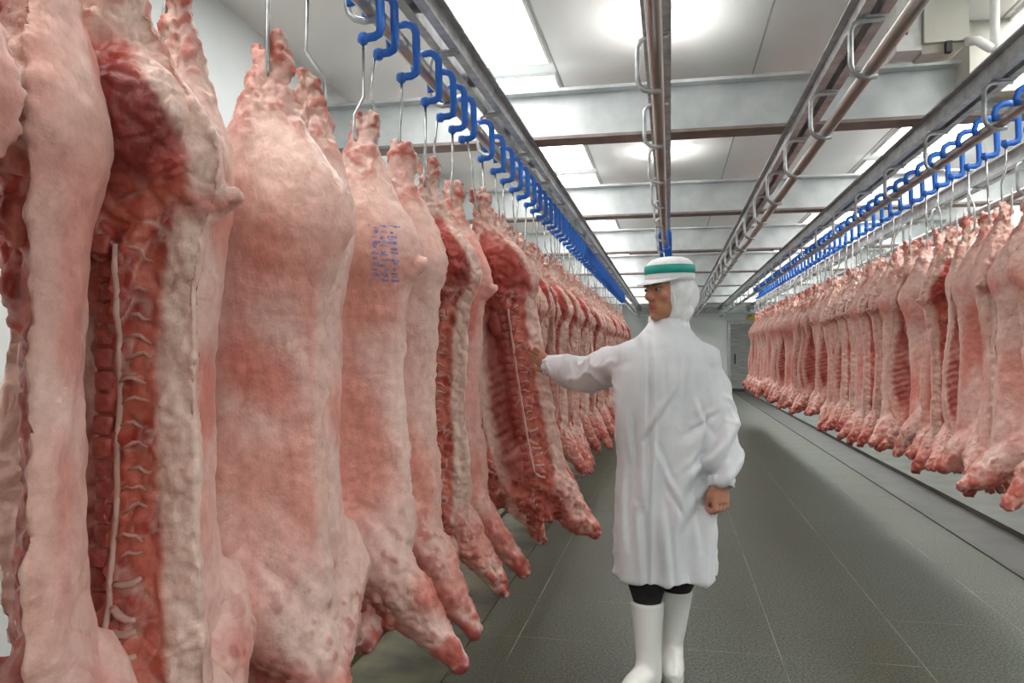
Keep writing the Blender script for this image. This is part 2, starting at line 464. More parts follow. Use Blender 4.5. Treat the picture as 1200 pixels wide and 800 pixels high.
def half(name, seed, voxel=.009, leg=-1, leg_out=.30, leg_drop=.30, tail=False, curl=0.0, wide=1.0, thick=1.0, length=1.0, red=0.0, pale=0.0, mirror=False, lean=0.0, hamred=.55):
    """one split pork half hanging by its hind leg: u = skin side, v = back, w = up"""
    rs = random.Random(seed); jig = [rs.uniform(-1, 1) for _ in range(40)]
    off = (seed * 7.31, seed * 3.17, seed * 1.73)
    ws = np.linspace(T_w[0], T_w[-1], 64)
    def itp(T):
        a = np.interp(-ws, -T_w, T)
        return np.convolve(np.pad(a, 2, mode='edge'), [.1, .2, .4, .2, .1], 'valid')
    vb, vf, tt, bi, cv = map(itp, (T_vb, T_vf, T_t, T_bi, T_cv))
    vb = vb * (wide + .05 * jig[30] * np.sin(ws * 4 + jig[31] * 3)); vf = vf * (wide + .10 * jig[32] * np.sin(ws * 5 + jig[33] * 3)); tt = tt * thick; bi = bi * thick
    n = 22
    rings = []
    for i, wv in enumerate(ws):
        mid = (vb[i] + vf[i]) / 2; hw = (vb[i] - vf[i]) / 2
        vn = np.cos(np.linspace(0, math.pi, n))          # +1 back .. -1 belly
        vv = mid + hw * vn
        out = tt[i] * np.power(np.clip(1 - np.abs(vn) ** 2.6, 0, 1), .5)
        flat = -bi[i] * np.sqrt(np.clip(1 - vn ** 2, 0, 1))
        hi = hw - .030 * min(1, hw / .12)                # the inner wall ends short of the edges: a thick rim
        vi = mid + hi * vn
        oi = tt[i] * np.power(np.clip(1 - np.abs(hi * vn / hw) ** 2.6, 0, 1), .5)
        c = cv[i] * (1 - sstep(-.055, .0, vi))
        inn = flat * (1 - c) + (oi - .040) * c
        cu = curl * cv[i] * np.clip(-vn, 0, 1) ** 2      # belly flap curls
        o_ = [(u - q, v, wv) for u, v, q in zip(out, vv, cu)]
        i_ = [(u - q, v, wv) for u, v, q in zip(inn[::-1], vi[::-1], cu[::-1])]
        rings.append(o_ + i_)
    b = MB().rings(rings)
    # hock knuckles
    b.ell((.008, .022, .02), (.030, .026, .032)).ell((.006, -.024, .012), (.028, .024, .034)).ell((.0, 0, -.03), (.034, .036, .05))
    b.ell((.01 + .01 * jig[3], .030 + .008 * jig[5], .045), (.022, .022, .026)).ell((.0, -.030, .04 + .012 * jig[6]), (.018, .020, .026)).ell((.02 * jig[7], .045, -.02), (.03, .02, .04))
    # ham muscles on the cut side
    b.ell((-.045, .045 * wide, -.35), (.085, .135 * wide, .125)).ell((-.02, -.07 * wide, -.40), (.075, .095, .12)).ell((-.02, .12 * wide, -.44), (.06, .075, .07))
    # aitch bone, tenderloin and kidney fat below the ham
    b.ell((-.02, .07, -.52), (.03, .05, .035)).ell((-.015, .02 + .02 * jig[4], -.57), (.03, .03, .06))
    b.tube([(-.01, .11, -.53), (-.02, .075, -.60), (-.012, .045, -.68), (.0, .03, -.78)], [.016, .026, .026, .012], 10)
    b.ell((.035, -.03, -.66), (.03, .035, .08)).ell((.05, -.10, -.60), (.03, .05, .05))
    if tail:
        y0 = .18 * wide
        b.tube([(.03, y0 - .05, -.525), (.035, y0 + .0, -.52), (.04, y0 + .035, -.505), (.045, y0 + .060, -.49), (.045, y0 + .078, -.485)], [.05, .044, .030, .024, .016], 12)
    # foreleg with its knuckle, trotter cut off
    L = leg
    lx = .06 * thick
    q1 = np.array((lx + .02 * jig[8], L * (.10 + leg_out * .20), -1.50 - leg_drop * .35))
    q2 = np.array((lx - .01 + .02 * jig[9], L * (.10 + leg_out * .60), -1.50 - leg_drop * .72))
    q3 = np.array((lx - .015 + .03 * jig[9], L * (.10 + leg_out), -1.50 - leg_drop * (1.0 + .15 * jig[10])))
    lp = [(lx, .06 * -L, -1.34), (lx + .01, L * .01, -1.47), tuple(q1), tuple(q2), tuple(q2 * .4 + q3 * .6 + np.array((0, 0, .012))), tuple(q3)]
    b.tube(lp, [.10, .135, .108, .070, .050, .032], 14)
    b.ell(tuple(q2 + np.array((.015, -.02 * L, .03))), (.058, .06, .055)).ell(tuple(q3 + np.array((.012, -.012 * L, .016))), (.030, .032, .030)).ell(tuple(q2 * .5 + q3 * .5 + np.array((-.012, .0, .01))), (.046, .05, .042))
    b.ell(tuple(q1 + np.array((-.03, -.02 * L, .06))), (.07, .075, .08))
    tip = q3
    # neck stump lumps
    for k in range(8):
        b.ell((.04 + .055 * jig[k], .05 + .08 * jig[k + 6] - .02 * L, -1.64 - .09 * abs(jig[k + 12])), (.04 + .015 * jig[k], .042, .05 + .02 * jig[k + 3]))
    me = remesh(b, voxel, 2)
    P = vcos(me); N = vnor(me)
    u, v, w_ = P[:, 0], P[:, 1], P[:, 2]
    a1 = nz(P, 5.5, off); a2 = nz(P, 17, off); a3 = nz(P, 42, off)
    cvv = np.interp(-w_, -ws, cv)
    vbv = np.interp(-w_, -ws, vb); vfv = np.interp(-w_, -ws, vf)
    inner = sstep(.10, -.30, N[:, 0])                     # faces the cut side
    trunk = sstep(-.50, -.58, w_) * sstep(-1.62, -1.54, w_)
    legm = sstep(.10, .16, np.abs(v) * (w_ < -1.50) * (np.sign(v) == L)) * (w_ < -1.45)
    cavm = inner * cvv * sstep(.0, -.045, v)
    neck = sstep(-1.54, -1.64, w_) * (1 - legm)
    ph = (w_ + .30 * np.abs(v)) / .052 + .12 * a1
    rib = np.cos(2 * math.pi * ph)
    ribm = cavm * sstep(-.84, -.92, w_) * sstep(-1.50, -1.42, w_) * sstep(.03, .07, v - vfv)
    seam = voro(P, 17.0, off); seam2 = voro(P * np.array([1, 1, .55]), 34.0, off)
    sm1 = sstep(.16, .02, seam); sm2 = sstep(.18, .02, seam2)
    crz = nz(P, 5.0, (off[0] + 40, off[1], off[2]), (.8, .8, 2.3)); crk = np.exp(-(crz / .022) ** 2) * sstep(.0, .25, nz(P, 4, (off[0], 60, 3)))
    d = .014 * a1 + .006 * a2 + .0024 * a3 + inner * (.006 * a2 + .004 * a3) + ribm * .004 * rib
    d = d - inner * (1 - cavm) * (.006 * sm1 + .003 * sm2)
    d = d - (1 - inner) * .0035 * crk * trunk
    d = d + neck * (.014 * a2 + .010 * a3 - .008 * sm2) + legm * (.006 * a2 + .004 * a3)
    shank = sstep(-.26, -.10, w_)
    d = d + shank * (.012 * a2 + .008 * a3 - .006 * sm2)
    P2 = P + N * d[:, None]
    # sideways bow of the whole carcass
    tz = -w_
    P2[:, 1] += .022 * jig[20] * np.sin(tz * 1.9) + lean * tz
    P2[:, 0] += .016 * jig[21] * np.sin(tz * 2.2 + jig[22])
    # colour of skin, fat and flesh
    s = np.tile(SKIN_A, (len(P), 1))
    m1 = nz(P, 2.6, (off[0] + 9, off[1], 4)); m2 = nz(P, 8, (off[0], 31, off[2]), (1, 1, .45))
    s = lerp(s, SKIN_B, sstep(-.30, .30, m1 + .5 * m2 + pale))
    s = lerp(s, SKIN_R, .72 * sstep(.12, .60, nz(P, 3.3, (off[0], 77, off[2])) + .45 * m2 + red))
    s = lerp(s, SKIN_R * .95, .35 * crk * trunk)
    s = lerp(s, FAT * 1.02, sstep(-.66, -.25, w_) * .8 * sstep(.55, -.25, m1 + .5 * m2))  # pale fat on the hams, whitened further to paint in light from above
    s = lerp(s, FAT, .6 * sstep(.035, .012, np.minimum(vbv - v, v - vfv)) * trunk)
    s = lerp(s, np.array([.52, .13, .10]), .6 * sstep(.25, .5, a2 + .6 * a3 + .5 * m2) * sstep(-1.30, -1.50, w_))
    fatn = nz(P, 24, off, (1, 1, .4))
    # cut face
    c = lerp(np.tile(FLESH2, (len(P), 1)), FLESH, sstep(-.15, .35, a2 + .6 * fatn))
    c = lerp(c, FAT * .9, .62 * np.maximum(sm1 * sstep(-.05, .3, a2 + .4 * a1), .55 * sm2 * sstep(.05, .3, fatn)))
    c = lerp(c, FAT, sstep(.078, .056, (vbv - v) + .012 * a2) * trunk)
    hamm = sstep(-.54, -.46, w_)
    hc_ = lerp(np.tile(np.array([.46, .075, .055]), (len(P), 1)), np.array([.25, .034, .028]), sstep(-.2, .35, a1 + .3 * a2))
    hc_ = lerp(hc_, np.array([.62, .26, .20]), sstep(-.1, .5, nz(P, 7, (off[0], 12, 5)) - hamred + .35) * .8)
    c = lerp(c, hc_, hamm)
    rim = sstep(.060, .03, np.minimum(vbv - v, v - vfv)) * hamm
    c = lerp(c, FAT, rim * .9)
    c = lerp(c, FAT, sstep(-.24, -.16, w_ + .05 * a1))
    # cavity: pink lining, paler ribs, white belly edge
    cl = lerp(np.tile(np.array([.50, .15, .12]), (len(P), 1)), np.array([.62, .33, .28]), (.5 + .5 * rib) * sstep(-.84, -.92, w_) * .8)
    cl = lerp(cl, np.array([.36, .05, .042]), .7 * sstep(-.05, .35, a1 + .4 * a2))
    cl = lerp(cl, FAT, .8 * sstep(.1, .45, nz(P, 6, (off[0], 5, 91), (1, 1, .6))))
    cl = lerp(cl, FAT, sstep(.09, .03, v - vfv + .02 * a2))
    c = lerp(c, cl, cavm)
    col = lerp(s, c, inner * (1 - legm))
    col = lerp(col, np.array([.44, .07, .055]), neck * sstep(-.45, .1, a2 + .5 * fatn) * .92)
    col = lerp(col, FAT, neck * .8 * sm2 * sstep(-.1, .25, a2))
    td = np.linalg.norm(P - tip, axis=1)
    col = lerp(col, np.array([.52, .11, .085]), legm * .85 * sstep(.34, .06, td) * sstep(-.25, .2, a2 + .5 * a3))
    col = lerp(col, BLOOD + .05, sstep(.06, .03, td + .03 * a3) * .9)
    col = lerp(col, FAT, sstep(.30, .5, a3) * sstep(.06, .04, td) * .8)
    col = lerp(col, np.array([.58, .17, .13]), sstep(-.10, .0, w_) * sstep(.0, .35, a2 + a3) * .85)
    col = lerp(col, np.array([.60, .19, .15]), sstep(-.30, -.14, w_) * .7 * sstep(.08, .36, a2 + .5 * a3 + .4 * m2))
    if mirror:
        P2[:, 0] *= -1
    setcos(me, P2 * np.array([1, 1, length]))
    if mirror: me.flip_normals()
    setcol(me, np.clip(col, 0, 1))
    me.polygons.foreach_set('use_smooth', [True] * len(me.polygons))
    me.materials.append(M_meat)
    me.name = name
    return me

# bones built one by one on the halves that turn their cut side to the aisle
vb_ = MB(); rr_ = []
for z, k in ((-.0185, .72), (-.0155, .95), (0, 1.0), (.0155, .95), (.0185, .72)):
    rr_.append([(.012 * k * math.cos(a) if math.cos(a) < 0 else .004 * math.cos(a), .020 * k * math.copysign(abs(math.sin(a)) ** .6, math.sin(a)), z) for a in np.linspace(0, 2 * math.pi, 12, endpoint=False)])
me_vert = vb_.rings(rr_).mesh('vertebra', M_bone, True)
me_vertM = MB().rings([[(-x, y, z) for x, y, z in q][::-1] for q in rr_]).mesh('vertebra', M_bone, True)
M_gristle = mat('pale_gristle', (.52, .20, .16), (.70, .42, .36), 40, .4, 0, .25, 60)
me_feas = []
for k in range(4):
    r_ = random.Random(k + 3)
    pth = [(0, .0, 0)] + [(-.002, .013 * j, .011 * math.sin(j * .8 + r_.uniform(-.5, .5)) + r_.uniform(-.003, .003)) for j in range(1, 5)]
    me_feas.append(MB().tube(pth, [.0035, .005, .006, .0055, .003], 8, flat=(1, .7)).mesh('feather_bone', M_gristle, True))
fbr = MB().tube([(0, .0, 0), (-.004, .018, -.010), (-.004, .036, -.013), (0, .052, -.010)], [.008, .0095, .009, .006], 8, flat=(1, .8)); me_fear = fbr.mesh('feather_bone', M_fat, True)
me_cord = {}

def bones(parent, me_body, mirror, w0=-.60, w1=-1.48, step=.0435, length=1.0):
    bv = BVHTree.FromPolygons([tuple(v.co) for v in me_body.vertices], [tuple(p.vertices) for p in me_body.polygons])
    sg = 1 if mirror else -1
    def surf(v, wv):
        h = bv.ray_cast(Vector((sg * .6, v, wv)), Vector((-sg, 0, 0)))
        return h[0].x if h[0] is not None else 0.0
    wv = w0; k = 0; line = []
    while wv > w1:
        vs = SPINE_V + .03 * math.sin((wv + .6) * 1.6)
        # spine line follows the body
        x = surf(vs, wv)
        o = ob('vertebra', me_vertM if mirror else me_vert, parent, (x + sg * .001, vs, wv))
        o.rotation_euler = (rng.uniform(-.06, .06), 0, rng.uniform(-.15, .15))
        x2 = surf(vs + .032, wv); line.append((x2 + sg * .002, vs + .030, wv))
        q = ob('feather_bone', me_fear if wv < -1.22 else me_feas[rng.randrange(4)], parent, (surf(vs + .065, wv) + sg * .001, vs + .038 + rng.uniform(-.006, .008), wv - .004))
        q.rotation_euler = (R(rng.uniform(-28, 24)), 0, 0)
        if mirror: q.scale = (-1, 1, 1)
        wv -= step; k += 1
    MB().tube(line, .006, 8).build('spinal_canal', M_fat, parent, True)

def stamp(parent, me_body, side, v0, w0, rows=3, n=9, dv=.020, dw=.011, seed=1):
    """an ink mark rolled on the skin: short strokes in columns, following the surface"""
    bv = BVHTree.FromPolygons([tuple(v.co) for v in me_body.vertices], [tuple(p.vertices) for p in me_body.polygons])
    rs = random.Random(seed); mb = MB()
    def pt(v, wv):
        h = bv.ray_cast(Vector((side * .6, v, wv)), Vector((-side, 0, 0)))
        return None if h[0] is None else h[0] + h[1] * .0012 * (1 if h[1].x * side > 0 else -1)
    def stroke(v, wv, a, b):
        q = [pt(v, wv), pt(v + a, wv), pt(v + a, wv - b), pt(v, wv - b)]
        if all(x is not None for x in q): mb.add(q, [(0, 1, 2, 3)])
    for r in range(rows):
        for k in range(n):
            v = v0 + r * dv; wv = w0 - k * dw
            for j in range(3):
                if rs.random() < .75: stroke(v + rs.uniform(0, dv * .5), wv - rs.uniform(0, dw * .6), dv * rs.uniform(.25, .8), dw * rs.uniform(.18, .5))
    stroke(v0 - .006, w0, .003, n * dw); 
    o = mb.build('ink_stamp', M_ink, parent); o['label'] = 'smudged purple ink stamp'

# meshes: several skin-side and cut-side halves, far copies share them
protos = {}
def P_(key, **kw):
    protos[key] = (half('pork_half', **kw), kw.get('mirror', False))
LL = dict(leg=1, leg_out=.27, leg_drop=.38)                 # long forelegs of the row beside the worker
P_('r0', seed=1, tail=True, **LL)                          # r: cut side towards -u; m: mirrored
P_('r1', seed=2, wide=.95, leg=1, leg_out=.22, leg_drop=.42)
P_('m0', seed=3, mirror=True, leg=1, leg_out=.25, leg_drop=.37)
P_('m1', seed=4, mirror=True, wide=.92, red=.1, tail=True, **LL)
P_('r2', seed=5, leg=-1, leg_out=.26, leg_drop=.38, red=.14)
P_('m2', seed=6, leg=-1, leg_out=.24, leg_drop=.40, mirror=True, hamred=.3)
P_('m3', seed=8, leg=-1, leg_out=.22, leg_drop=.26, mirror=True, pale=.15)
P_('r3', seed=9, leg=-1, leg_out=.23, leg_drop=.36, pale=.2)
P_('m4', seed=10, leg=1, leg_out=.20, leg_drop=.42, mirror=True, hamred=.8)
P_('q0', seed=30, leg=1, leg_out=.20, leg_drop=.24, mirror=True)
P_('q1', seed=31, leg=1, leg_out=.24, leg_drop=.22, mirror=True, pale=.1, wide=1.05)
P_('q2', seed=32, leg=1, leg_out=.22, leg_drop=.25, tail=True)
P_('q3', seed=33, leg=1, leg_out=.18, leg_drop=.22, mirror=True, red=.12, wide=.95)
P_('q4', seed=34, leg=-1, leg_out=.22, leg_drop=.22, red=.1)

ORD = 'first second third fourth fifth sixth seventh eighth ninth tenth eleventh twelfth thirteenth fourteenth'.split()
def carcass(x, y, key, phi, lab, grp, dz=0.0, bone=False, hook_lab=None, hook_grp=None, sc=None, tilt=None):
    me, mir = protos[key]
    o = ob('pork_half', me, None, (x, y, ZA + dz)); o.rotation_euler = (R(rng.uniform(-1.5, 1.5)), R(rng.uniform(-1.5, 1.5)), R(phi))
    if tilt: o.rotation_euler = (R(tilt[0]), R(tilt[1]), R(phi))
    k = sc or KS * rng.uniform(.965, 1.035); o.scale = (k, k, k)
    tag(o, lab, 'pork half', grp)
    if bone: bones(o, me, mir)
    if hook_lab:
        xr = LEFT_X if x < 0 else RIGHT_X                # the hook stays on its pipe, the rod swings
        hook(xr, y, hook_lab, hook_grp, R(phi + rng.uniform(-25, 25)), swing=x - xr)
    return o

HL = 'blue plastic hook among the many on the rail the worker stands beside'
HLG = 'hooks on the rail the worker stands beside'
GLH = 'pork halves on the rail the worker stands beside'
# near halves of the row the worker touches: meshes of their own
NV = .0075
P_('n0', seed=20, voxel=NV, leg=1, red=.25)
P_('n1', seed=21, voxel=NV, leg=-1, pale=.35, thick=.85)
P_('nA', seed=22, voxel=.0065, leg=1, mirror=True, hamred=.9, tail=True, wide=1.02)
P_('n3', seed=23, voxel=NV, leg=-1, pale=.3, thick=.85)
P_('n4', seed=24, voxel=NV, leg=1, leg_out=.16, leg_drop=.36, red=.05, wide=1.05)
P_('n5', seed=25, voxel=NV, leg=-1, pale=.25)
P_('n6', seed=26, voxel=NV, leg=1, leg_out=.26, leg_drop=.40, tail=True, pale=.12)
P_('n8', seed=27, voxel=NV, leg=1, leg_out=.27, leg_drop=.37, mirror=True, hamred=.6)
near = [
    (y_at(-130, LEFT_X), LEFT_X - .04, 'n0', -82, 'reddish pork half cut off by the photo edge, first of the row', False),
    (y_at(24, LEFT_X), LEFT_X, 'n1', 44, 'pale narrow pork half edge-on beside the carcass with the split backbone', False),
    (y_at(124, LEFT_X), LEFT_X, 'nA', -78, 'pork half turning its dark red ham and split backbone to the camera', True),
    (y_at(232, LEFT_X), LEFT_X - .06, 'n3', 34, 'narrow pale pork half squeezed between the split backbone and the broad pink carcass', False),
    (y_at(312, LEFT_X), LEFT_X, 'n4', -78, 'broad smooth pink pork half, skin side to the camera, without stamp', False),
    (y_at(360, LEFT_X), LEFT_X - .01, 'n5', 26, 'narrow pale pork half between the two broad skin-side carcasses', False),
    (y_at(425, LEFT_X), LEFT_X, 'n6', -80, 'broad pork half with a purple ink stamp beside its stubby tail', False),
    (y_at(443, LEFT_X), LEFT_X - .05, 'r3', 14, 'narrow pork half half hidden right behind the stamped carcass', False),
    (y_at(470, LEFT_X), LEFT_X, 'r1', -85, 'pink pork half, second behind the stamped carcass, leg over the gutter', False),
    (y_at(498, LEFT_X), LEFT_X, 'n8', -78, 'pork half with glossy dark red ham beyond the stamped carcass', True),
    (y_at(516, LEFT_X), LEFT_X - .05, 'r2', 12, 'narrow pork half half hidden behind the glossy dark red ham', False),
    (y_at(530, LEFT_X), LEFT_X, 'r0', -88, 'smooth pork half behind the one with the glossy dark red ham', False),
    (3.722, LEFT_X + .085, 'm4', -74, 'pork half with red spine strip and pale back, touched by the worker', True),
    (4.12, LEFT_X + .02, 'm0', -84, 'cut-side pork half with shadowed ribs right behind the touched carcass', True),
    (4.42, LEFT_X + .03, 'm1', -68, 'pork half with a stubby tail, second behind the touched carcass', True),
]
HOOKS = {'n4': 'steel rod of the hook holding the broad carcass without stamp', 'n5': 'hook rod holding the narrow carcass between the two broad ones',
         'n6': 'nearest blue hook in view, holding the ink-stamped carcass', 'r3': 'blue hook next behind the one holding the ink-stamped carcass', 'r2': 'blue hook next behind that of the glossy dark red ham', 'r1': 'second blue hook behind the one holding the ink-stamped carcass', 'n8': 'blue hook holding the carcass with the glossy dark red ham',
         'r0': 'blue hook next before that of the touched carcass', 'm4': 'blue hook whose rod swings out, holding the touched carcass', 'm0': 'blue hook next behind that of the touched carcass', 'm1': 'second blue hook behind that of the touched carcass'}
for y, xx, k, phi, lab, bn in near:
    hl = HOOKS.get(k, HL)
    o = carcass(xx, y, k, phi, lab, GLH, bone=bn, hook_lab=hl, hook_grp=HLG, sc=KS, tilt=(11, 0) if 'touched by' in lab else (0, 0))
    if k == 'n6': stamp(o, protos[k][0], 1, .06, -.37, 3, 11, .030, .018)
    if k == 'nA': stamp(o, protos[k][0], -1, .14, -.56, 1, 16, .03, .022, seed=4)
y = near[-1][0] + .27; i = 0
while y < 19.3 * K:
    k, phi = [('m0', -72), ('r1', -92), ('m4', -66), ('r0', -76), ('m2', 60), ('r2', 84), ('m1', -62), ('r3', 92)][(i * 5 + i // 3) % 8]
    cut = k[0] == 'm' and phi < 0
    carcass(LEFT_X + rng.uniform(-.03, .04), y, k, phi + rng.uniform(-22, 22), ('%s pork half behind the one the worker touches' % ORD[i + 2]) if i < 10 else 'pork half hanging far down the crowded row beyond the worker', GLH, hook_lab=('%s blue hook behind that of the touched carcass' % ORD[i + 2]) if i < 10 else HL, hook_grp=HLG, bone=y < 6.2 and cut)
    y += rng.uniform(.235, .275); i += 1
HR = 'blue plastic hook among the many far down the rail opposite the worker'
HRG = 'hooks on the rail opposite the worker'
GRH = 'pork halves on the rail opposite the worker'
y = 4.35 * K; i = 0
rl = {j: '%s pork half from the photo edge in the row opposite the worker' % ORD[j] for j in range(14)}
while y < 18.4 * K:
    # r with its back to the aisle shows skin to the far side, m shows skin to the camera
    k, phi = [('q0', 92), ('q1', 66), ('q2', 118), ('q3', 78), ('m3', -60), ('q2', 108), ('q4', -74), ('q0', 60), ('m3', -110), ('q1', 100)][i % 10 if i < 10 else (i * 3 + i // 4) % 10]
    carcass(RIGHT_X + rng.uniform(-.03, .03), y, k, phi + rng.uniform(-20, 20), rl.get(i, 'pork half hanging in the crowded row opposite the worker, farther down the aisle'), GRH, sc=.82 * rng.uniform(.965, 1.035), dz=-.035, hook_lab=('%s blue hook from the photo edge on the rail opposite the worker' % ORD[i]) if i < 12 else HR, hook_grp=HRG)
    y += rng.uniform(.245, .285); i += 1
for i in range(14):
    e = hook(-.06 * K, K * (9.3 + .16 * i), 'blue sliding hook without meat on the rail above the worker', 'empty hooks on the rail above the worker', R(rng.uniform(0, 360)))

# ------------------------------------------------------------------ lamps above the middle rail that light the ceiling
for i, lx_, wh in [(i, q, wh) for q, wh in ((-.06 * K, 'above the worker'),) for i in range(-2, 7)]:
    y = K * (5.55 + 3.7 * i) - (.9 if lx_ > 0 else 0)
    e = ob('uplighter', None, None, (lx_, y, ZCH + .131)); tag(e, 'small trough lamp sitting on the rail ' + wh, 'lamp', 'trough lamps on the rail ' + wh)
    tb = MB().box(-.05, .05, -.16, .16, 0, .006).box(-.05, -.045, -.16, .16, .006, .085).box(.045, .05, -.16, .16, .006, .085).box(-.045, .045, -.16, -.155, .006, .17).box(-.045, .045, .155, .16, .006, .17)
    tb.build('trough', M_galv, e)
    MB().box(-.042, .042, -.15, .15, .012, .03).build('diffuser', M_tube, e)

# ------------------------------------------------------------------ far wall: door, sign
def wall_x(px, Y): 
    k = (px - 600) / FPX
    return Y * (-math.sin(PSI) + k * math.cos(PSI)) / (math.cos(PSI) + k * math.sin(PSI))
dx0, dx1 = wall_x(856, YF), wall_x(920, YF)
dr = ob('door_1', None, None, (0, YF, 0)); dr['kind'] = 'structure'; dr['label'] = 'brushed steel sliding door in the far wall'
MB().box(dx0, dx1, -.05, -.005, .10, 2.32).build('door_leaf', M_door, dr)
MB().box(dx0, dx1, -.055, -.004, .0, .10).build('kick_strip', M_dark, dr)
fr = MB().box(dx0 - .10, dx0, -.07, -.003, 0, 2.45).box(dx1, dx1 + .1, -.07, -.003, 0, 2.45).box(dx0, dx1, -.07, -.003, 2.32, 2.45)
fr.build('door_frame', M_galv, dr)
MB().box(dx0 + .12, dx0 + .17, -.09, -.05, .95, 1.3).build('door_handle', M_dark, dr)
sx = wall_x(881, YF)
sg = ob('warning_sign', None, None, (sx, YF - .02, 2.55))
MB().box(-.17, .17, -.01, .01, -.11, .11).build('board', M_yellow, sg); MB().box(-.19, .19, -.005, .014, -.13, .13).build('rim', M_galv, sg)
tag(sg, 'small yellow sign above the steel door at the far wall', 'sign')

# ------------------------------------------------------------------ cooling unit hung under the ceiling
CY = 4.62
def px_x(px, Y): return wall_x(px, Y)
cx0, cx1 = px_x(1091, CY), px_x(1139, CY)
cz = EYE + (412 - 48) / FPX * (CY * math.cos(PSI) - cx0 * math.sin(PSI))
e = ob('cooling_unit', None, None, ((cx0 + cx1) / 2, CY, cz)); tag(e, 'beige box cooling unit hanging under the ceiling by the beam', 'cooling unit')
hw = (cx1 - cx0) / 2; top = ZC - cz
cb = MB().box(-hw, hw, 0, .24, 0, top - .01); cb.build('casing', M_box, e)
MB().box(-hw - .025, -hw + .015, -.012, .22, -.004, top - .012).build('corner_post', M_box, e)
MB().box(-hw - .16, -hw - .03, .02, .2, -.03, top - .02).build('side_panel', M_wpipe, e)
MB().box(-hw - .125, -hw - .105, .006, .021, .06, .16).build('side_slot', M_dark, e)
dp = MB(); dp.rings([[(-hw - .04, .02, -.002), (hw, .02, -.002), (hw, .22, -.002), (-hw - .04, .22, -.002)], [(-hw - .02, .05, -.045), (hw - .04, .05, -.040), (hw - .04, .2, -.040), (-hw - .02, .2, -.045)]])
dp.build('drip_tray', M_box, e)
MB().box(-.015, .015, -.01, .03, -.06, -.0).build('bracket', M_dark, e)
e2 = ob('insulated_pipe', None, None, ((cx0 + cx1) / 2, CY, cz)); tag(e2, 'white lagged pipe bending up beside the cooling unit', 'pipe')
MB().tube([(hw - .02, .0, -.01), (hw + .03, -.03, -.02), (hw + .07, -.03, -.05), (hw + .10, -.03, -.07)], .026, 12).build('elbow', M_wpipe, e2, True)
MB().tube([(hw + .115, -.03, -.09), (hw + .115, -.03, .05), (hw + .115, -.03, top - .012)], .024, 12).build('riser', M_wpipe, e2, True)
dct = MB().box(px_x(1139, CY + .7), px_x(1260, CY + .7), CY + .7, CY + 1.2, cz - .08, ZC - .002).build('air_duct', M_box)
tag(dct, 'beige air duct behind the cooling unit under the ceiling', 'duct')

# ------------------------------------------------------------------ the worker
M_coat = mat('white_coat_cloth', (.64, .655, .69), (.74, .75, .78), 5, .75, 0, .12, 14)
M_hood = mat('white_hood_cloth', (.72, .72, .74), (.82, .82, .83), 30, .8, 0, .15, 40)
M_boot = mat('white_rubber', (.74, .74, .71), (.82, .82, .79), 6, .35)
M_sole = mat('boot_sole', (.55, .54, .50), None, 10, .6)
M_trous = mat('dark_trousers', (.012, .009, .010), (.022, .016, .017), 20, .85)
M_teal = mat('teal_band', (.005, .26, .20), (.01, .34, .27), 12, .55)
def skin_mat():
    m, t, b = base_mat('tan_skin')
    at = nd(t, 'ShaderNodeAttribute', -600, 0, attribute_name='tint')
    n = nd(t, 'ShaderNodeTexNoise', -600, -200); n.inputs['Scale'].default_value = 30
    mx = nd(t, 'ShaderNodeMix', -300, 0, data_type='RGBA', blend_type='MULTIPLY'); mx.inputs['Factor'].default_value = .25
    t.links.new(at.outputs['Color'], mx.inputs['A']); t.links.new(n.outputs['Color'], mx.inputs['B'])
    t.links.new(mx.outputs['Result'], b.inputs['Base Color']); b.inputs['Roughness'].default_value = .5
    return m
M_skin = skin_mat()
M_hair = mat('dark_hair', (.012, .009, .008), None, 20, .6)
M_eye = mat('eye_white_brown', (.35, .28, .24), None, 20, .25)

PD = 3.2
W = ob('person', None, None, (0, PD * math.sqrt(1 + (185 / FPX) ** 2), 0), PSI)
tag(W, 'worker in a white knee-length coat, hood and boots touching a hanging carcass', 'person')
V = Vector
def bez(a, b, c, n): return [a * (1 - t) ** 2 + b * 2 * t * (1 - t) + c * t * t for t in np.linspace(0, 1, n)]

# joints
shR, elR, wrR = V((-.170, .0, 1.335)), V((-.322, .30, 1.262)), V((-.468, .525, 1.300))      # the arm that reaches out
tipR = V((-.592, .665, 1.388))
shL, elL, wrL = V((.145, .0, 1.315)), V((.190, -.045, 1.09)), V((.176, -.125, .858))

hc = V((-.008, -.005, 1.615))
fd = V((-.86, -.51, -.04)).normalized()          # where the face points
hy_ = V((0, 0, 1)).cross(fd).normalized(); hz_ = fd.cross(hy_)
HM = Matrix((fd, hy_, hz_)).transposed()
def hp_(x, y, z): return hc + HM @ V((x, y, z))

bd = MB()
bd.ell(hc, (.094, .073, .112), 24, 16, HM)
bd.ell(hp_(.030, 0, -.060), (.062, .055, .062), 18, 12, HM)             # jaw
bd.ell(hp_(.072, 0, -.098), (.022, .024, .018), 12, 8, HM)              # chin
bd.tube([hp_(.088, 0, .022), hp_(.098, 0, .004), hp_(.112, 0, -.016), hp_(.106, 0, -.026)], [.009, .011, .014, .010], 10)   # nose
for s_ in (-1, 1):
    bd.ell(hp_(.098, s_ * .012, -.022), (.010, .008, .007), 10, 8, HM)  # nostril wings
    bd.ell(hp_(.078, s_ * .034, .030), (.016, .026, .009), 12, 8, HM)   # brow ridge
    bd.ell(hp_(.066, s_ * .042, -.012), (.020, .020, .020), 12, 8, HM)  # cheek
    bd.ell(hp_(-.005, s_ * .074, -.005), (.018, .008, .030), 12, 8, HM) # ear
bd.ell(hp_(.091, 0, -.050), (.010, .022, .006), 12, 8, HM); bd.ell(hp_(.089, 0, -.062), (.010, .019, .007), 12, 8, HM)   # lips
